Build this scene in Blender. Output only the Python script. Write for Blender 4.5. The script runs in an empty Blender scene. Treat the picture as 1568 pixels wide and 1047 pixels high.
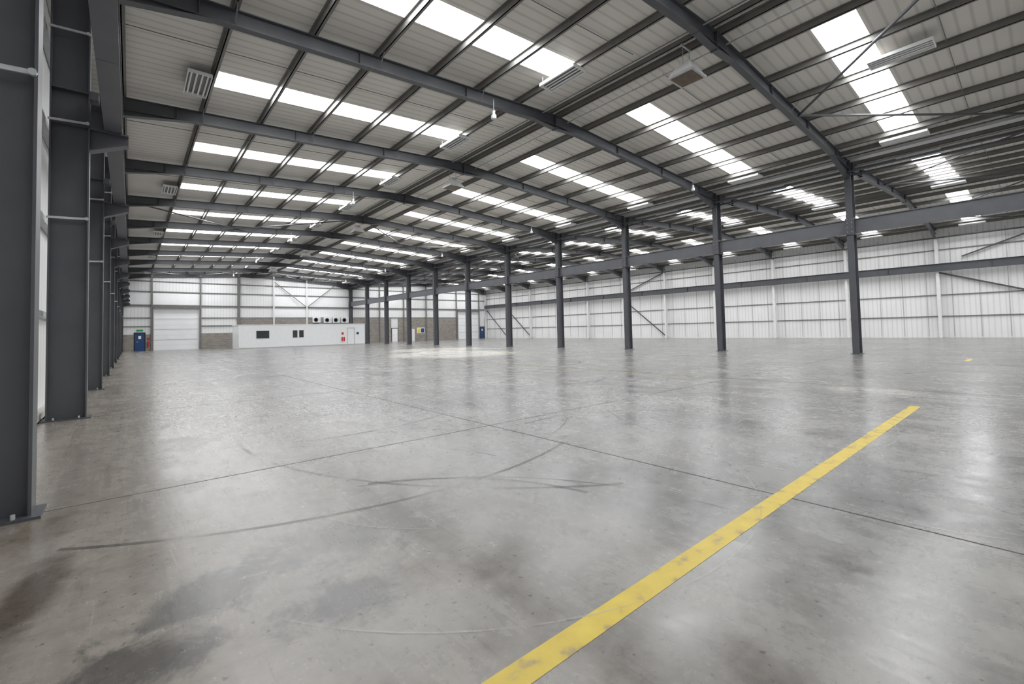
import bpy, math, random
from mathutils import Vector, Matrix
random.seed(3)
ZOOM=None
S=bpy.context.scene
S.view_settings.view_transform='Standard'
S.view_settings.look='None'
S.view_settings.exposure=0.14
S.view_settings.gamma=1.10

# ------------------------------------------------------------------ materials
def new_mat(name):
    m=bpy.data.materials.new(name); m.use_nodes=True
    nt=m.node_tree; b=nt.nodes['Principled BSDF']
    return m,nt,b
def N(nt,t,**kw):
    n=nt.nodes.new(t)
    for k,v in kw.items():
        if k in n.inputs.keys(): n.inputs[k].default_value=v
        else: setattr(n,k,v)
    return n
def ramp(nt,fac,stops):
    r=nt.nodes.new('ShaderNodeValToRGB'); cr=r.color_ramp
    while len(cr.elements)<len(stops): cr.elements.new(.5)
    for e,(p,c) in zip(cr.elements,stops):
        e.position=p; e.color=(*c,1) if len(c)==3 else c
    nt.links.new(fac,r.inputs[0]); return r
def mottled(name,c,rough=.5,metal=0,var=.15,scale=3,bump=0.0):
    m,nt,b=new_mat(name)
    tc=N(nt,'ShaderNodeTexCoord'); no=N(nt,'ShaderNodeTexNoise'); no.inputs['Scale'].default_value=scale; no.inputs['Detail'].default_value=3
    nt.links.new(tc.outputs['Object'],no.inputs['Vector'])
    r=ramp(nt,no.outputs[0],[(.3,tuple(x*(1-var) for x in c)),(.7,tuple(min(1,x*(1+var)) for x in c))])
    nt.links.new(r.outputs[0],b.inputs['Base Color'])
    b.inputs['Roughness'].default_value=rough; b.inputs['Metallic'].default_value=metal
    if bump:
        bp=N(nt,'ShaderNodeBump'); bp.inputs['Strength'].default_value=bump
        nt.links.new(no.outputs[0],bp.inputs['Height']); nt.links.new(bp.outputs[0],b.inputs['Normal'])
    return m
def ribbed(name,c,axis,scale,groove=.75,rough=.45,bump=.5,panel=None):
    m,nt,b=new_mat(name)
    tc=N(nt,'ShaderNodeTexCoord')
    w=N(nt,'ShaderNodeTexWave'); w.wave_type='BANDS'; w.bands_direction=axis; w.wave_profile='SIN'
    w.inputs['Scale'].default_value=scale
    nt.links.new(tc.outputs['Object'],w.inputs['Vector'])
    r=ramp(nt,w.outputs[0],[(0.0,tuple(x*groove for x in c)),(.25,c),(1,c)])
    no=N(nt,'ShaderNodeTexNoise'); no.inputs['Scale'].default_value=.35; no.inputs['Detail'].default_value=3
    nt.links.new(tc.outputs['Object'],no.inputs['Vector'])
    r2=ramp(nt,no.outputs[0],[(.3,(.90,.90,.90)),(.7,(1,1,1))])
    mx=N(nt,'ShaderNodeMix'); mx.data_type='RGBA'; mx.blend_type='MULTIPLY'; mx.inputs[0].default_value=1
    nt.links.new(r.outputs[0],mx.inputs[6]); nt.links.new(r2.outputs[0],mx.inputs[7])
    nt.links.new(mx.outputs[2],b.inputs['Base Color'])
    bp=N(nt,'ShaderNodeBump'); bp.inputs['Strength'].default_value=bump; bp.inputs['Distance'].default_value=.03
    nt.links.new(r.outputs[0],bp.inputs['Height']); nt.links.new(bp.outputs[0],b.inputs['Normal'])
    b.inputs['Roughness'].default_value=rough
    return m
M={}
M['steel']=mottled('steel_dark_grey_paint',(.060,.064,.073),.45,0,.12,2)
M['steel_l']=mottled('steel_mid_grey_paint',(.095,.10,.113),.4,0,.1,2)
M['purlin']=mottled('purlin_galvanised',(.17,.165,.155),.45,.2,.12,2)
M['galv']=mottled('galvanised_light',(.50,.51,.52),.4,.3,.1,6)
M['white']=mottled('white_paint',(.90,.91,.92),.4,0,.02,3)
M['post']=mottled('post_light_paint',(.80,.80,.79),.4,0,.05,3)
M['roof']=ribbed('roof_liner_sheet',(.77,.735,.685),'Y',1.05,.77,.5,.3)
M['cladY']=ribbed('wall_liner_sheet_y',(.90,.90,.89),'Y',1.0,.84,.4,.35)
M['cladX']=ribbed('wall_liner_sheet_x',(.90,.91,.91),'X',1.0,.87,.4,.35)
M['door']=ribbed('roller_door_white',(.95,.96,.97),'Z',.55,.94,.3,.2)
M['blue']=mottled('blue_paint',(.01,.045,.16),.35)
M['red']=mottled('red_paint',(.5,.02,.015),.35)
M['yellowp']=mottled('sign_yellow',(.8,.6,.05),.4)
M['green']=mottled('sign_green',(.02,.3,.1),.4)
M['dark']=mottled('dark_opening',(.015,.015,.018),.2)
M['concrete']=mottled('kerb_concrete',(.55,.52,.48),.8,0,.15,5,.2)
M['brownbox']=mottled('fixture_brown',(.11,.07,.04),.5,0,.3,9)
M['joint']=mottled('joint_sealant',(.04,.038,.036),.8)
m,nt,b=new_mat('office_window_glass'); b.inputs['Base Color'].default_value=(.03,.035,.04,1); b.inputs['Roughness'].default_value=.08; M['glass']=m
m,nt,b=new_mat('blockwork'); tc=N(nt,'ShaderNodeTexCoord'); mp=N(nt,'ShaderNodeMapping'); mp.inputs['Rotation'].default_value=(math.pi/2,0,0)
br=N(nt,'ShaderNodeTexBrick'); br.inputs['Scale'].default_value=1; br.inputs['Brick Width'].default_value=.45; br.inputs['Row Height'].default_value=.225; br.inputs['Mortar Size'].default_value=.012
br.inputs['Color1'].default_value=(.20,.175,.15,1); br.inputs['Color2'].default_value=(.28,.25,.22,1); br.inputs['Mortar'].default_value=(.36,.34,.32,1)
nt.links.new(tc.outputs['Object'],mp.inputs[0]); nt.links.new(mp.outputs[0],br.inputs[0]); nt.links.new(br.outputs[0],b.inputs['Base Color']); b.inputs['Roughness'].default_value=.8; M['block']=m
m,nt,b=new_mat('grp_skylight_daylight'); b.inputs['Emission Color'].default_value=(.97,.985,1,1); b.inputs['Emission Strength'].default_value=13.5
b.inputs['Base Color'].default_value=(.8,.8,.8,1); M['sky']=m
m,nt,b=new_mat('floor_line_yellow'); tc=N(nt,'ShaderNodeTexCoord'); no=N(nt,'ShaderNodeTexNoise'); no.inputs['Scale'].default_value=7; no.inputs['Detail'].default_value=8
nt.links.new(tc.outputs['Object'],no.inputs['Vector'])
r=ramp(nt,no.outputs[0],[(.34,(.32,.24,.08)),(.44,(.56,.40,.025)),(.7,(.64,.475,.035))])
nt.links.new(r.outputs[0],b.inputs['Base Color']); b.inputs['Roughness'].default_value=.4; M['yellow']=m
def overlay(name,c,scale,a0,a1,amax,rough=.3):
    m,nt,b=new_mat(name); tc=N(nt,'ShaderNodeTexCoord'); no=N(nt,'ShaderNodeTexNoise'); no.inputs['Scale'].default_value=scale; no.inputs['Detail'].default_value=6
    nt.links.new(tc.outputs['Object'],no.inputs['Vector'])
    r=ramp(nt,no.outputs[0],[(a0,(0,0,0)),(a1,(amax,amax,amax))])
    nt.links.new(r.outputs[0],b.inputs['Alpha']); b.inputs['Base Color'].default_value=(*c,1); b.inputs['Roughness'].default_value=rough
    return m
M['yellow_f']=overlay('floor_line_faded',(.5,.42,.15),2.5,.35,.6,.7)
M['tyre']=overlay('tyre_rubber_mark',(.05,.048,.046),1.1,.36,.60,.5)
M['scuff']=overlay('pale_scuff_mark',(.55,.54,.51),1.3,.40,.62,.4)

# ---- floor
m,nt,b=new_mat('polished_concrete_floor'); L=nt.links
tc=N(nt,'ShaderNodeTexCoord'); pos=tc.outputs['Object']
def noise(scale,detail=6,rough=.6,dist=0,vec=None):
    n=N(nt,'ShaderNodeTexNoise'); n.inputs['Scale'].default_value=scale; n.inputs['Detail'].default_value=detail
    n.inputs['Roughness'].default_value=rough; n.inputs['Distortion'].default_value=dist
    L.new(vec or pos,n.inputs['Vector']); return n.outputs[0]
def mix(f,a,c,mode='MIX'):
    x=N(nt,'ShaderNodeMix'); x.data_type='RGBA'; x.blend_type=mode
    if isinstance(f,float): x.inputs[0].default_value=f
    else: L.new(f,x.inputs[0])
    for i,v in ((6,a),(7,c)):
        if isinstance(v,tuple): x.inputs[i].default_value=(*v,1)
        else: L.new(v,x.inputs[i])
    return x.outputs[2]
def math_(op,a,c=None):
    x=N(nt,'ShaderNodeMath'); x.operation=op
    for i,v in enumerate((a,c)):
        if v is None: continue
        if isinstance(v,(int,float)): x.inputs[i].default_value=v
        else: L.new(v,x.inputs[i])
    return x.outputs[0]
base=ramp(nt,noise(.45,5,.6,.5),[(.3,(.135,.133,.129)),(.5,(.185,.181,.173)),(.7,(.24,.233,.218))]).outputs[0]
n_f=noise(8,8,.75)
fine=ramp(nt,n_f,[(.3,(.74,.74,.74)),(.5,(.98,.98,.98)),(.68,(1.12,1.12,1.11))]).outputs[0]
n_m=noise(1.5,7,.66,.8)
med=ramp(nt,n_m,[(.34,(.68,.68,.69)),(.46,(.96,.96,.96)),(.64,(1.12,1.12,1.10))]).outputs[0]
col=mix(.8,base,med,'MULTIPLY')
sx=N(nt,'ShaderNodeSeparateXYZ'); L.new(pos,sx.inputs[0])
wf=N(nt,'ShaderNodeMapRange'); L.new(math_('ADD',sx.outputs[0],math_('MULTIPLY',n_m,1.8)),wf.inputs[0])
wf.inputs[1].default_value=4.2; wf.inputs[2].default_value=.3; wf.inputs[3].default_value=0; wf.inputs[4].default_value=.75
col=mix(wf.outputs[0],col,(.275,.24,.20))
n_s=noise(3.0,8,.74,.5)
def stain(x,y,rx,ry,ang,colr,st,soft=.35,na=2.2):
    global col
    c_,s_=math.cos(ang),math.sin(ang)
    dx=math_('SUBTRACT',sx.outputs[0],x); dy=math_('SUBTRACT',sx.outputs[1],y)
    u=math_('DIVIDE',math_('ADD',math_('MULTIPLY',dx,c_),math_('MULTIPLY',dy,s_)),rx)
    v=math_('DIVIDE',math_('SUBTRACT',math_('MULTIPLY',dy,c_),math_('MULTIPLY',dx,s_)),ry)
    d=math_('SQRT',math_('ADD',math_('MULTIPLY',u,u),math_('MULTIPLY',v,v)))
    d=math_('ADD',d,math_('MULTIPLY',math_('SUBTRACT',n_s,.5),na*2))
    mr=N(nt,'ShaderNodeMapRange'); L.new(d,mr.inputs[0]); mr.inputs[1].default_value=1; mr.inputs[2].default_value=1-soft; mr.inputs[3].default_value=0; mr.inputs[4].default_value=st
    col=mix(mr.outputs[0],col,colr); return mr.outputs[0]
stain(-.42,3.75,.16,.75,-.1,(.065,.048,.034),.85,.5,.6)
stain(.06,2.62,.34,.26,.1,(.055,.05,.046),.85,.45,1.1)
stain(.34,3.05,.42,.30,.3,(.07,.067,.062),.8,.45,1.6)
stain(.95,2.5,.36,.28,.2,(.075,.074,.072),.8,.45,1.4)
stain(1.3,3.3,.9,.4,.2,(.095,.093,.09),.65,.45,2.0)
stain(4.8,.9,1.4,.6,.1,(.10,.098,.095),.55,.5,2.0)
stain(-.55,5.0,.28,.5,0,(.12,.095,.07),.7,.6,1.2)
col=mix(1.0,col,fine,'MULTIPLY')
sp=ramp(nt,noise(24,2,.5),[(.28,(.35,.33,.30)),(.34,(1,1,1))]).outputs[0]
col=mix(.7,col,sp,'MULTIPLY')
mps=N(nt,'ShaderNodeMapping'); mps.inputs['Scale'].default_value=(1.8,.12,1); mps.inputs['Rotation'].default_value=(0,0,.9); L.new(pos,mps.inputs[0])
n_t=noise(1.4,5,.6,.4,mps.outputs[0])
st=ramp(nt,n_t,[(.35,(.85,.85,.85)),(.6,(1.08,1.08,1.07))]).outputs[0]
col=mix(.8,col,st,'MULTIPLY')
# fine scratches / sweeper lines
mpc=N(nt,'ShaderNodeMapping'); mpc.inputs['Scale'].default_value=(9,.5,1); mpc.inputs['Rotation'].default_value=(0,0,-.45); L.new(pos,mpc.inputs[0])
n_c=noise(1.6,4,.6,1.5,mpc.outputs[0])
sc=ramp(nt,n_c,[(.30,(.78,.78,.78)),(.40,(1,1,1)),(.62,(1,1,1)),(.72,(1.18,1.18,1.17))]).outputs[0]
col=mix(.7,col,sc,'MULTIPLY')
L.new(col,b.inputs['Base Color'])
rg=math_('ADD',math_('MULTIPLY',n_m,.28),math_('MULTIPLY',n_t,.12))
rg=math_('ADD',rg,math_('MULTIPLY',n_f,.12))
rg=math_('ADD',rg,math_('MULTIPLY',n_c,.10))
mr=N(nt,'ShaderNodeMapRange'); L.new(rg,mr.inputs[0]); mr.inputs[1].default_value=.24; mr.inputs[2].default_value=.38; mr.inputs[3].default_value=.17; mr.inputs[4].default_value=.34
L.new(mr.outputs[0],b.inputs['Roughness']); b.inputs['Specular IOR Level'].default_value=.60
bp=N(nt,'ShaderNodeBump'); bp.inputs['Strength'].default_value=.05; bp.inputs['Distance'].default_value=.01
L.new(n_f,bp.inputs['Height']); L.new(bp.outputs[0],b.inputs['Normal'])
M['floor']=m

# ------------------------------------------------------------------ mesh builder
class B:
    def __init__(s): s.v=[];s.f=[];s.m=[];s.mats=[]
    def mi(s,k):
        if k not in s.mats: s.mats.append(k)
        return s.mats.index(k)
    def quad(s,pts,mat):
        i=len(s.v); s.v+=[tuple(p) for p in pts]; s.f.append(tuple(range(i,i+len(pts)))); s.m.append(s.mi(mat))
    def hexa(s,pts,mat):
        i=len(s.v); s.v+= [tuple(p) for p in pts]
        for f in ((0,3,2,1),(4,5,6,7),(0,1,5,4),(1,2,6,5),(2,3,7,6),(3,0,4,7)):
            s.f.append(tuple(i+k for k in f)); s.m.append(s.mi(mat))
    def box(s,a,c,mat):
        x0,y0,z0=a;x1,y1,z1=c
        s.hexa([(x0,y0,z0),(x1,y0,z0),(x1,y1,z0),(x0,y1,z0),(x0,y0,z1),(x1,y0,z1),(x1,y1,z1),(x0,y1,z1)],mat)
    def bar(s,p,q,w,h,mat,up=(0,0,1),ou=0,ow=0):
        p=Vector(p);q=Vector(q);d=(q-p).normalized();u=Vector(up);u=(u-d*u.dot(d)).normalized();r=d.cross(u)
        def P(o,a,c): return o+r*(a+ow)+u*(c+ou)
        s.hexa([P(p,-w/2,-h/2),P(p,w/2,-h/2),P(q,w/2,-h/2),P(q,-w/2,-h/2),P(p,-w/2,h/2),P(p,w/2,h/2),P(q,w/2,h/2),P(q,-w/2,h/2)],mat)
    def ibeam(s,p,q,depth,width,mat,up=(0,0,1),tf=.02,tw=.014):
        s.bar(p,q,width,tf,mat,up,depth/2-tf/2); s.bar(p,q,width,tf,mat,up,-depth/2+tf/2); s.bar(p,q,tw,depth-2*tf,mat,up)
    def tube(s,p,q,r,mat,n=8):
        p=Vector(p);q=Vector(q);d=(q-p).normalized();u=Vector((0,0,1)) if abs(d.z)<.9 else Vector((1,0,0));u=(u-d*u.dot(d)).normalized();w=d.cross(u)
        i=len(s.v)
        for o in (p,q):
            for k in range(n):
                a=2*math.pi*k/n; s.v.append(tuple(o+u*math.cos(a)*r+w*math.sin(a)*r))
        for k in range(n):
            s.f.append((i+k,i+(k+1)%n,i+n+(k+1)%n,i+n+k)); s.m.append(s.mi(mat))
        s.f.append(tuple(i+k for k in range(n))[::-1]); s.m.append(s.mi(mat))
        s.f.append(tuple(i+n+k for k in range(n))); s.m.append(s.mi(mat))
    def arc(s,cx,cy,r,a0,a1,w,z,mat,n=40):
        for k in range(n):
            t0=a0+(a1-a0)*k/n;t1=a0+(a1-a0)*(k+1)/n
            if cx+r*math.cos(t0)<-.4 or cx+r*math.cos(t1)<-.4: continue
            s.quad([(cx+(r-w/2)*math.cos(t0),cy+(r-w/2)*math.sin(t0),z),(cx+(r+w/2)*math.cos(t0),cy+(r+w/2)*math.sin(t0),z),(cx+(r+w/2)*math.cos(t1),cy+(r+w/2)*math.sin(t1),z),(cx+(r-w/2)*math.cos(t1),cy+(r-w/2)*math.sin(t1),z)],mat)
    def prism_y(s,poly,y0,y1,mat):
        i=len(s.v);n=len(poly)
        for y in (y0,y1):
            for x,z in poly: s.v.append((x,y,z))
        s.f.append(tuple(i+k for k in range(n))); s.m.append(s.mi(mat))
        s.f.append(tuple(i+n+k for k in range(n))[::-1]); s.m.append(s.mi(mat))
        for k in range(n):
            s.f.append((i+k,i+n+k,i+n+(k+1)%n,i+(k+1)%n)); s.m.append(s.mi(mat))
    def make(s,name,loc=None,mesh=None,fix=True):
        me=bpy.data.meshes.new(name); me.from_pydata(s.v,[],s.f)
        for k in s.mats: me.materials.append(M[k])
        for p,mm in zip(me.polygons,s.m): p.material_index=mm
        if fix:
            import bmesh
            bm=bmesh.new(); bm.from_mesh(me); bmesh.ops.recalc_face_normals(bm,faces=bm.faces); bm.to_mesh(me); bm.free()
        o=bpy.data.objects.new(name,me); S.collection.objects.link(o)
        if loc: o.location=loc
        return o
def inst(o,name,loc):
    c=bpy.data.objects.new(name,o.data); S.collection.objects.link(c); c.location=loc; return c

# ------------------------------------------------------------------ layout
BAY=6.0; Y0=5.453; NF,NB=-3,10
def PY(n): return Y0+BAY*n
XL,XM,XR=-.60,24.55,49.2
WL,WR=-1.32,49.42
YF,YB=PY(NF)-.25,PY(NB)+.25
R1,R2=11.95,36.95
def top(x):
    if x<=XM: return 9.30-abs(x-R1)*.0585
    return 9.30-abs(x-R2)*.0585
RS=.20

fb=B(); fb.box((WL-.3,YF-.3,-.2),(WR+.3,YB+.3,0),'floor'); fb.make('floor')
SK_Y=3.85; SK_W=1.0
spans=[(WL,R1,1.75,10.2),(R1,XM,13.7,22.7),(XM,R2,26.6,35.3),(R2,WR,38.5,47.6)]
cb=B()
def sheet(x0,x1,y0,y1,mat,bld,off=0,th=.05):
    z0=top(x0)+RS+off; z1=top(x1)+RS+off
    bld.hexa([(x0,y0,z0),(x1,y0,z1),(x1,y1,z1),(x0,y1,z0),(x0,y0,z0+th),(x1,y0,z1+th),(x1,y1,z1+th),(x0,y1,z0+th)],mat)
for (x0,x1,a,c) in spans:
    sheet(x0,a,YF,YB,'roof',cb); sheet(c,x1,YF,YB,'roof',cb)
    y=YF
    for n in range(NF,NB):
        s0=PY(n)+SK_Y-SK_W/2; s1=s0+SK_W
        sheet(a,c,y,s0,'roof',cb); y=s1
    sheet(a,c,y,YB,'roof',cb)
cb.make('ceiling')
for (x0,x1,a,c) in spans:
    for n in range(NF,NB):
        s0=PY(n)+SK_Y-SK_W/2; s=B()
        za,zc=top(a)+RS+.03,top(c)+RS+.03
        s.quad([(a,s0,za),(a,s0+SK_W,za),(c,s0+SK_W,zc),(c,s0,zc)],'sky')
        k=5; w=(c-a)/k
        for i in range(1,k):
            sheet(a+i*w-.02,a+i*w+.02,s0,s0+SK_W,'white',s,.0,.025)
        s.make('roof_skylight',fix=False)
pb=B()
def zpurlin(x,y0,y1):
    z=top(x)
    pb.box((x-.012,y0,z),(x+.012,y1,z+RS-.005),'purlin')
    pb.box((x-.012,y0,z),(x+.07,y1,z+.012),'purlin')
    pb.box((x-.07,y0,z+RS-.017),(x+.012,y1,z+RS-.005),'purlin')
pxs=[]
for (x0,x1,a,c) in spans:
    k=5; w=(c-a)/k
    for i in range(k+1): pxs.append(a+i*w)
pxs+=[-.2,WL+.35,R1-.25,R1+.25,XM-.9,XM+.9,R2-.25,R2+.25,WR-.6]
for x in pxs: zpurlin(x,YF,YB)
for n in range(NF,NB):
    for (x0,x1,a,c) in spans:
        pb.tube((x0+.8,PY(n)+2.0,top(x0+.8)+.1),(x1-.8,PY(n)+2.0,top(x1-.8)+.1),.012,'purlin',5)
pb.make('roof_purlins')
def rafter(xa,xr,xb,name,n,hl,hr):
    y=PY(n); r=B(); D=.38
    for p,q,e,hd,hlen in ((xa,xr,'l',hl,1.7),(xb,xr,'r',hr,1.9)):
        zp=top(p+ (0.001 if e=='l' else -0.001)); zq=9.30
        P=(p,y,zp-D/2);Q=(q,y,zq-D/2)
        r.ibeam(P,Q,D,.19,'steel')
        sg=1 if q>p else -1
        x1=p+sg*hlen; z1=top(x1)-D
        zb=zp-D-hd
        r.prism_y([(p,zp-D),(p,zb),(x1,z1)],y-.008,y+.008,'steel')
        r.bar((p,y,zb),(x1+sg*.25,y,top(x1+sg*.25)-D-.0),.19,.02,'steel')
        x2=q-sg*1.0
        r.prism_y([(q,zq-D),(q,zq-D-.12),(x2,top(x2)-D)],y-.008,y+.008,'steel')
        r.bar((q,y,zq-D-.12),(x2,y,top(x2)-D),.19,.018,'steel')
        for xx in (p+sg*1.7,p+sg*5.2,p+sg*8.6):
            zt=top(xx)
            r.box((xx-.006,y-.09,zt-D),(xx+.006,y+.09,zt),'steel')
        for xx in pxs:
            if min(p,q)+2<xx<max(p,q)-.5 and (pxs.index(xx)%2==0):
                zt=top(xx)
                r.bar((xx,y+.05,zt-D+.03),(xx,y+.40,zt+.03),.03,.006,'steel_l'); r.bar((xx,y-.05,zt-D+.03),(xx,y-.40,zt+.03),.03,.006,'steel_l')
    r.box((xr-.015,y-.1,9.30-D-.16),(xr+.015,y+.1,9.30),'steel')
    r.make(name)
for n in range(NF,NB+1):
    rafter(XL-.02,R1,XM-.25,'roof_rafter',n,.22,.42)
    rafter(XM+.25,R2,XR-.02,'roof_rafter',n,.42,.42)
def column_mesh(x0,x1,w,ztop,mat,kind):
    c=B(); xc=(x0+x1)/2; d=x1-x0
    c.ibeam((xc,0,.02),(xc,0,ztop),d,w,mat,up=(1,0,0),tf=.022,tw=.014)
    c.box((x0-.06,-w/2-.06,0),(x1+.06,w/2+.06,.022),mat if kind!='r' else 'galv')
    for bx in (x0+.1,x1-.1):
        for by in (-w/2-.02,w/2+.02):
            c.tube((bx,by,.02),(bx,by,.06),.015,'galv',6)
    for z in ((5.36,6.0,8.0) if kind!='r' else (8.0,)):
        c.box((x0,-w/2,z-.006),(x1,w/2,z+.006),mat)
    if kind=='l':
        for z in (3.62,5.40,7.10):
            c.bar((x0-.02,-w/2-.01,z-.01),(x1-.01,-w/2-.01,z+.02),.018,.04,'galv')
            c.tube((x1-.03,-w/2-.035,z+.02),(x1-.03,-w/2,z+.02),.03,'galv')
        c.prism_y([(x1,5.34),(x1+.55,5.34),(x1+.55,5.18),(x1,4.95)],-.01,.01,mat)
        c.box((x1,-w/2,5.33),(x1+.55,w/2,5.35),mat)
        c.bar((x1,0,4.94),(x1+.55,0,5.17),w,.018,mat)
        c.box((x1,-w/2-.01,5.9),(x1+.12,w/2+.01,6.05),mat)
    if kind=='m':
        c.box((x0-.02,-w/2-.04,5.28),(x1+.02,w/2+.04,6.02),mat)
        c.box((x0-.05,-w/2-.02,5.26),(x1+.05,w/2+.02,5.29),mat)
        for z in (5.4,5.6,5.8,5.95):
            for yy in (-.08,.08): c.tube((x0-.04,yy,z),(x0-.02,yy,z),.015,'galv',6)
    return c
o=column_mesh(XL-.53,XL,.24,top(XL)-.02,'steel','l').make('left_steel_column',(0,PY(NF),0))
for n in range(NF+1,NB+1): inst(o,'left_steel_column',(0,PY(n),0))
o=column_mesh(XM-.25,XM+.25,.25,8.58,'steel','m').make('middle_steel_column',(0,PY(NF),0))
for n in range(NF+1,NB+1): inst(o,'middle_steel_column',(0,PY(n),0))
o=column_mesh(XR-.30,XR+.08,.2,8.5,'post','r').make('right_steel_column',(0,PY(NF),0))
for n in range(NF+1,NB+1): inst(o,'right_steel_column',(0,PY(n),0))
def run_beam(x,z0,z1,w,mat,name):
    c=B(); zc=(z0+z1)/2
    c.ibeam((x,YF+.05,zc),(x,YB-.35,zc),z1-z0,w,mat,tf=.03,tw=.02)
    for n in range(NF,NB):
        y=PY(n)+BAY*.5
        c.box((x-w/2+.01,y-.006,z0),(x+w/2-.01,y+.006,z1),mat)
    c.make(name)
run_beam(-.27,5.36,5.98,.26,'steel_l','crane_runway_beam')
run_beam(XR-.42,5.25,5.85,.22,'steel','crane_runway_beam')
c=B()
for n in range(NF,NB):
    a,b_=PY(n)+.17,PY(n+1)-.17
    c.ibeam((XM,a,5.66),(XM,b_,5.66),.62,.28,'steel_l',tf=.03,tw=.16)
c.make('crane_runway_beam')
c=B()
c.box((XM-.22,YF+.02,8.60),(XM+.22,YB-.02,8.63),'galv'); c.box((XM-.22,YF+.02,8.63),(XM-.2,YB-.02,8.72),'galv'); c.box((XM+.2,YF+.02,8.63),(XM+.22,YB-.02,8.72),'galv')
c.make('valley_gutter')
c=B()
for x,z in ((XM-.34,8.05),(XM+.34,8.05),(XL+.12,8.0),(XR-.42,7.9)):
    c.tube((x,YF+.02,z),(x,YB-.36,z),.05,'steel')
c.make('eaves_tie_tubes')
c=B()
def xb(n,xs,mat='steel',r=.04):
    for i in range(len(xs)-1):
        a,b_=xs[i],xs[i+1]
        z0,z1=top(a)-.2,top(b_)-.2
        ya,yb=PY(n)+.1,PY(n+1)-.1
        if i%2: ya,yb=yb,ya
        c.tube((a,ya,z0),(b_,yb,z1),r,mat)
for n in (-3,-1,4,9): xb(n,[-.4,5.5,R1,18,24.1]); xb(n,[25,31,R2,43,48.8])
xb(-1,[24.1,18,R1,5.5,-.4],r=.035); xb(-1,[48.8,43,R2,31,25],r=.035)
c.make('roof_wind_bracing')

# ------------------------------------------------------------------ walls
c=B(); c.box((WL-.1,YF,0),(WL,YB,top(WL)+RS),'cladY'); c.make('wall_left')
c=B(); c.box((WR,YF,0),(WR+.1,YB,top(WR)+RS),'cladY'); c.make('wall_right')
prof=[(WL-.1,0),(WR+.1,0),(WR+.1,top(WR)+RS),(R2,9.5),(XM,top(XM)+RS),(R1,9.5),(WL-.1,top(WL)+RS)]
c=B(); c.prism_y(prof,YF-.1,YF,'cladX'); c.make('wall_front')
c=B(); c.prism_y(prof,YB,YB+.1,'cladX'); c.make('wall_back')
c=B()
for z in (1.7,3.4,7.0,8.0):
    c.bar((WR-.05,YF+.02,z),(WR-.05,YB-.3,z),.1,.06,'purlin')
y=YF+1
while y<YB-.5:
    c.box((WR-.03,y-.02,.1),(WR-.001,y+.02,8.3),'galv'); y+=1.5
c.make('trim_right_wall_rails')
c=B()
for z in (1.9,3.62,5.4,7.1,8.2):
    c.bar((WL+.07,YF+.02,z),(WL+.07,YB-.3,z),.12,.1,'galv')
c.make('trim_left_wall_rails')
c=B(); c.box((WL,YF,0),(WL+.12,YB-.3,.14),'concrete')
c.box((WL,YF,0),(XL-.60,YB-.3,.03),'concrete')
c.make('trim_left_kerb')
yb=YB-.06
c=B()
for z,a,b_ in ((5.12,WL,WR),(6.72,WL,WR),(7.9,WL,WR),(3.72,6.4,42.9),(3.72,WL,1.9),(2.75,WL,1.9),(2.75,6.4,10)):
    c.bar((a,yb,z),(b_,yb,z),.1,.10 if z!=5.12 else .2,'purlin')
for x in (1.85,6.42,10.4,14.4,18.5,29,33,37,42.9,47.65):
    c.bar((x,yb-.12,0),(x,yb-.12,top(x)),.16 if x!=10.4 else .3,.16,'post' if x in(14.4,18.5) else 'purlin',up=(0,1,0))
c.bar((14.5,yb-.2,8.4),(18.4,yb-.2,5.2),.08,.08,'purlin'); c.bar((18.6,yb-.2,5.2),(22.4,yb-.2,8.4),.08,.08,'purlin')
c.make('trim_back_wall_framing')
c=B()
for a,b_,h in ((WL,.28,1.85),(1.32,1.77,1.85),(6.5,10.2,1.85),(10.2,30.9,3.6),(32.05,42.8,3.6),(48.9,WR,3.6)):
    c.box((a,YB-.12,0),(b_,YB-.001,h),'block')
c.make('trim_back_wall_blockwork')
def roller(name,x0,x1,h):
    d=B(); d.box((x0,YB-.16,0),(x1,YB-.12,h),'door')
    d.box((x0-.1,YB-.3,0),(x0,YB-.12,h+.1),'galv'); d.box((x1,YB-.3,0),(x1+.1,YB-.12,h+.1),'galv')
    d.box((x0-.1,YB-.45,h),(x1+.1,YB-.12,h+.2),'purlin')
    for i in range(1,4): 
        d.box((x0+.01,YB-.175,h*i/4-.02),(x1-.01,YB-.16,h*i/4+.02),'galv')
    for xx in (x0+(x1-x0)*.35,x0+(x1-x0)*.75): d.box((xx-.28,YB-.18,1.3),(xx+.28,YB-.16,1.65),'white')
    d.make(name)
roller('door_1',2.05,6.2,4.8); roller('door_2',43.15,47.4,4.8)
def pdoor(name,x0,x1,h,mat):
    y=YB-.01
    d=B(); d.box((x0,y-.1,0),(x1,y-.04,h),mat); d.box((x0-.08,y-.12,0),(x0,y+.0,h+.08),'dark'); d.box((x1,y-.12,0),(x1+.08,y,h+.08),'dark'); d.box((x0,y-.12,h),(x1,y,h+.08),'dark')
    d.box((x0+.1,y-.14,1.0),(x0+.3,y-.1,1.06),'galv'); d.box((x0+.3,y-.11,1.35),(x1-.3,y-.1,1.7),'white')
    d.make(name)
pdoor('door_3',.38,1.22,2.0,'blue'); pdoor('door_4',47.9,48.75,2.05,'blue'); pdoor('door_5',31.0,31.95,2.05,'white')
c=B(); c.box((1.45,YB-.16,1.2),(1.65,YB-.125,1.5),'red'); c.tube((1.55,YB-.23,.5),(1.55,YB-.23,1.0),.09,'red',10); c.tube((1.55,YB-.23,1.0),(1.55,YB-.23,1.1),.03,'dark'); c.box((1.5,YB-.2,.7),(1.6,YB-.125,.74),'galv'); c.make('fire_extinguisher')
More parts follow.
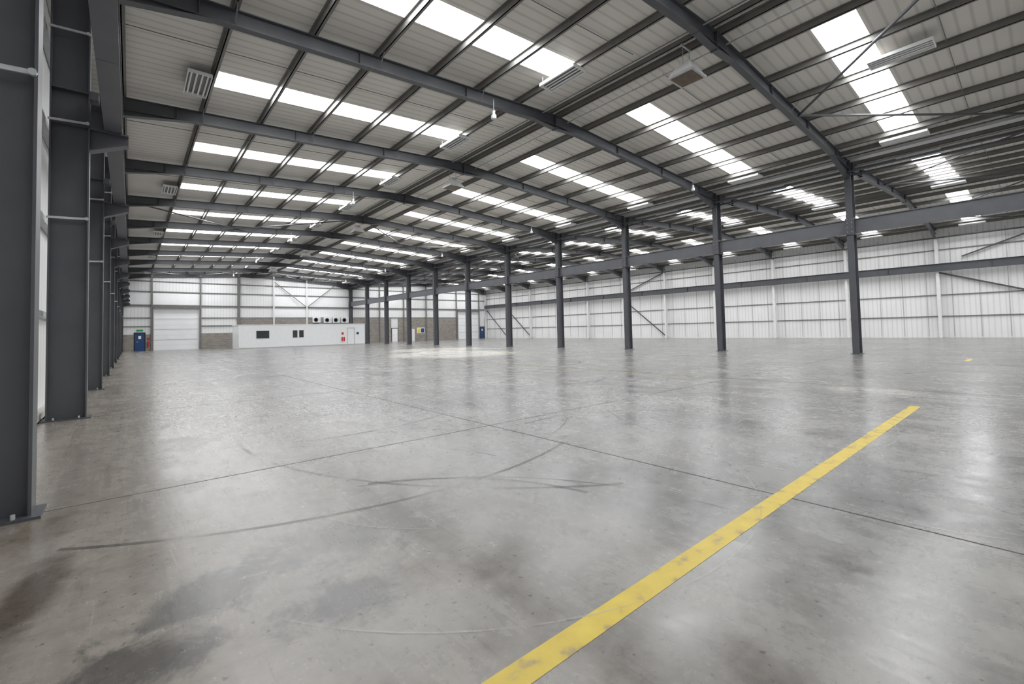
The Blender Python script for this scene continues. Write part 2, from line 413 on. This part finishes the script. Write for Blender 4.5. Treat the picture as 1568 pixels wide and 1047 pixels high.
c=B(); c.box((.5,YB-.04,2.2),(1.1,YB-.005,2.4),'green'); c.make('exit_sign')
c=B()
for a,b_,z0,z1 in ((1.95,6.32,5.3,6.6),(-1.1,1.75,5.3,6.6),(14.55,18.35,4.0,6.6),(18.65,24.0,5.3,6.6)):
    c.box((a,YB-.009,z0),(b_,YB-.002,z1),'white')
c.make('wall_back_light_panels')
ox0,ox1,oy0,oy1,oh=9.1,23.3,57.3,61.3,2.6
c=B(); c.box((ox0,oy0,0),(ox1,oy1,oh),'white'); c.box((ox0-.05,oy0-.05,oh),(ox1+.05,oy1+.05,oh+.07),'white')
def owin(x0,x1,z0,z1):
    c.box((x0-.06,oy0-.03,z0-.06),(x1+.06,oy0+.01,z1+.06),'post'); c.box((x0,oy0-.04,z0),(x1,oy0-.02,z1),'glass')
owin(10.8,12.1,1.1,1.95); owin(14.6,15.1,1.1,1.95); owin(15.3,15.8,1.1,1.95)
c.box((21.0,oy0-.03,0),(21.06,oy0,2.1),'galv'); c.box((21.9,oy0-.03,0),(21.96,oy0,2.1),'galv'); c.box((21.0,oy0-.03,2.1),(21.96,oy0,2.16),'galv')
c.box((ox0,oy0-.015,0),(ox1,oy0,.1),'galv')
c.box((20.3,oy0-.02,1.3),(20.55,oy0,1.6),'red')
c.tube((20.35,oy0-.1,.5),(20.35,oy0-.1,1.0),.08,'red',10); c.tube((20.6,oy0-.1,.5),(20.6,oy0-.1,1.0),.08,'red',10)
c.box((22.2,oy0-.02,1.3),(22.5,oy0,1.6),'blue')
c.make('office_cabin')
def ac(x,z):
    d=B(); d.box((x,YB-.58,z),(x+1.0,YB-.19,z+.75),'white')
    for k in range(12):
        a0,a1=2*math.pi*k/12,2*math.pi*(k+1)/12
        d.bar((x+.38+.28*math.cos(a0),YB-.59,z+.37+.28*math.sin(a0)),(x+.38+.28*math.cos(a1),YB-.59,z+.37+.28*math.sin(a1)),.03,.03,'dark',up=(0,1,0))
        d.bar((x+.38,YB-.585,z+.37),(x+.38+.27*math.cos(a0),YB-.585,z+.37+.27*math.sin(a0)),.1,.008,'dark',up=(0,1,0))
    for k in range(6): d.box((x+.74,YB-.59,z+.12+k*.09),(x+.94,YB-.58,z+.15+k*.09),'galv')
    d.box((x+.1,YB-.5,z-.06),(x+.16,YB-.125,z),'galv'); d.box((x+.84,YB-.5,z-.06),(x+.9,YB-.125,z),'galv')
    d.make('air_conditioning_unit')
for x in (20.7,21.9,23.1): ac(x,3.0)
ac(19.2,3.05)
c=B(); c.box((33.6,YB-.7,0),(34.6,YB-.26,1.9),'post'); c.box((34.09,YB-.72,.05),(34.11,YB-.7,1.85),'dark'); c.box((33.95,YB-.73,.9),(33.99,YB-.7,1.1),'dark'); c.make('metal_cupboard')
c=B(); c.box((35.3,YB-.15,1.2),(36.7,YB-.121,2.1),'white'); c.box((35.4,YB-.16,1.3),(35.9,YB-.15,2.0),'yellowp'); c.box((36.0,YB-.16,1.3),(36.6,YB-.15,2.0),'blue'); c.make('notice_board')
c=B()
x=WR-.2
for n in (-2,-1):
    c.bar((x,PY(n+1),5.2),(x,PY(n),2.9),.12,.12,'steel',up=(1,0,0))
c.bar((x,PY(-1)+4.6,6.3),(x,PY(-1),8.0),.1,.1,'steel',up=(1,0,0))
c.bar((x,PY(4),.1),(x,PY(5),4.9),.1,.1,'steel',up=(1,0,0)); c.bar((x,PY(4)+.2,7.9),(x,PY(5),5.8),.1,.1,'steel',up=(1,0,0))
c.bar((x,PY(8),.1),(x,PY(9),4.9),.1,.1,'steel',up=(1,0,0)); c.bar((x,PY(9),.1),(x,PY(10)-.3,4.9),.1,.1,'steel',up=(1,0,0))
c.make('wall_bracing_right')

d=B()
d.box((-.28,-.7,.0),(-.26,.7,.09),'white'); d.box((.26,-.7,0),(.28,.7,.09),'white'); d.box((-.28,-.72,0),(.28,-.7,.09),'white'); d.box((-.28,.7,0),(.28,.72,.09),'white')
d.box((-.28,-.72,.09),(.28,.72,.10),'purlin')
for i in range(4): d.tube((-.19+i*.127,-.69,.05),(-.19+i*.127,.69,.05),.022,'white',8)
for xx in (-.24,.24):
    for yy in (-.6,.6): d.tube((xx,yy,.10),(xx,yy,.26),.008,'galv',6)
base=None
for n in range(NF,NB):
    for x in (1.42,10.1,23.1,26.2,35.7,48.1):
        if x<2 and n%2==0: continue
        loc=(x,PY(n)+SK_Y,top(x)-.12)
        if base is None: base=d.make('louvred_light_fixture',loc)
        else: inst(base,'louvred_light_fixture',loc)
inst(base,'louvred_light_fixture',(16.6,PY(-1)+2.9,top(16.6)-.12))
d=B()
d.hexa([(-.36,-.36,0),(.36,-.36,0),(.36,.36,0),(-.36,.36,0),(-.22,-.22,.26),(.22,-.22,.26),(.22,.22,.26),(-.22,.22,.26)],'post')
d.box((-.38,-.38,-.06),(.38,.38,0),'galv'); d.box((-.31,-.31,-.075),(.31,.31,-.06),'brownbox'); d.box((-.14,-.14,.26),(.14,.14,.40),'post')
for xx in (-.18,.18): d.tube((xx,0,.26),(xx,0,.85),.01,'galv',6)
d.box((-.25,-.02,.80),(.25,.02,.84),'galv')
hb=None
for n in (-2,0,2,4,6,8):
    loc=(R1-.1,PY(n)+.75,8.38)
    if hb is None: hb=d.make('high_bay_heater',loc)
    else: inst(hb,'high_bay_heater',loc)
d=B()
d.tube((0,0,.12),(0,0,.5),.012,'galv'); d.tube((0,0,-.02),(0,0,.12),.05,'white',12); d.tube((0,0,-.14),(0,0,-.02),.085,'white',12); d.tube((0,0,-.16),(0,0,-.14),.06,'galv',12)
pd=None
for n in (-3,-1,1,3,5,7,9):
    for x in (8.9,21.6):
        loc=(x,PY(n)-.25,8.35)
        if pd is None: pd=d.make('pendant_sensor',loc)
        else: inst(pd,'pendant_sensor',loc)
c=B()
for x,dz in ((R1-.6,-.03),(R1+.7,-.03),(XM-1.05,-.05),(XM+1.05,-.05),(XM+1.2,-.05)):
    c.tube((x,YF+.1,top(x)+dz),(x,YB-.1,top(x)+dz),.025,'galv',6)
c.make('electrical_conduits')

c=B(); c.box((-.2,1.40,.0005),(9.95,1.535,.002),'yellow'); c.make('floor_line_yellow')
c=B(); c.box((21.6,1.75,.0005),(22.9,1.88,.002),'yellow'); c.make('floor_line_yellow')
c=B(); c.box((11.9,6.0,.0004),(12.0,38,.0015),'yellow_f'); c.box((18.0,12,.0004),(18.1,44,.0015),'yellow_f'); c.make('floor_line_faded')
c=B()
for k in range(-2,11): c.box((WL+.3,PY(k)-.007,.0003),(WR,PY(k)+.007,.0012),'joint')
for x in (4.12,12.2,20.3,28.5,36.6,44.8): c.box((x-.007,YF,.0003),(x+.007,YB,.0012),'joint')
c.make('floor_joints')
c=B()
random.seed(11)
for i in range(34):
    cx,cy=random.uniform(0,16),random.uniform(-1,16); r=random.uniform(1.2,5); a=random.uniform(0,6.28); da=random.uniform(.5,1.6)
    c.arc(cx,cy,r,a,a+da,random.choice((.01,.014,.02,.045)),.0016+i*.00003,'tyre')
c.arc(8.9,2.0,2.4,-1.0,.7,.03,.0027,'scuff'); c.arc(8.7,2.2,2.9,-.8,.6,.02,.0028,'scuff')
for i in range(10):
    c.arc(random.uniform(1,10),random.uniform(0,9),random.uniform(.8,3),random.uniform(0,3),random.uniform(3.6,6),.012,.0029+i*.00003,'scuff')
c.make('tyre_marks',fix=False)

def spot(loc,tgt,e,ang,name):
    l=bpy.data.lights.new(name,'SPOT'); l.energy=e; l.spot_size=math.radians(ang); l.spot_blend=.6; l.shadow_soft_size=.15; l.color=(1,.98,.94)
    o=bpy.data.objects.new(name,l); S.collection.objects.link(o); o.location=loc
    o.rotation_euler=(Vector(tgt)-Vector(loc)).to_track_quat('-Z','Y').to_euler()
spot((15.5,PY(3)+SK_Y,9.0),(15.5,24.5,0),10000,52,'added_pool_spot')  # spot lamps added below the roof sheets to brighten patches of floor
spot((19.0,PY(4)+SK_Y,9.0),(18.5,31,0),10000,52,'added_pool_spot')
spot((14.5,PY(-1)+SK_Y,9.0),(11.6,2.4,0),2800,10,'added_pool_spot')

w=bpy.data.worlds.new('world'); S.world=w; w.use_nodes=True
w.node_tree.nodes['Background'].inputs[0].default_value=(.8,.88,1,1); w.node_tree.nodes['Background'].inputs[1].default_value=1

f,yaw,p,ro,sy,h=691.612,.7019,.0368,.0233,-44.2879,1.4239
r0=Vector((math.cos(yaw),-math.sin(yaw),0)); fw=Vector((math.sin(yaw)*math.cos(p),math.cos(yaw)*math.cos(p),math.sin(p)))
u0=Vector((-math.sin(yaw)*math.sin(p),-math.cos(yaw)*math.sin(p),math.cos(p)))
R=math.cos(ro)*r0-math.sin(ro)*u0; U=math.sin(ro)*r0+math.cos(ro)*u0; Bk=-fw
cam=bpy.data.objects.new('camera',bpy.data.cameras.new('camera')); S.collection.objects.link(cam)
mw=Matrix(((R.x,U.x,Bk.x,0),(R.y,U.y,Bk.y,0),(R.z,U.z,Bk.z,h),(0,0,0,1))); cam.matrix_world=mw
cam.data.sensor_width=36; cam.data.lens=36*f/1568; cam.data.shift_y=sy/1568; cam.data.clip_start=.05; cam.data.clip_end=300
S.camera=cam
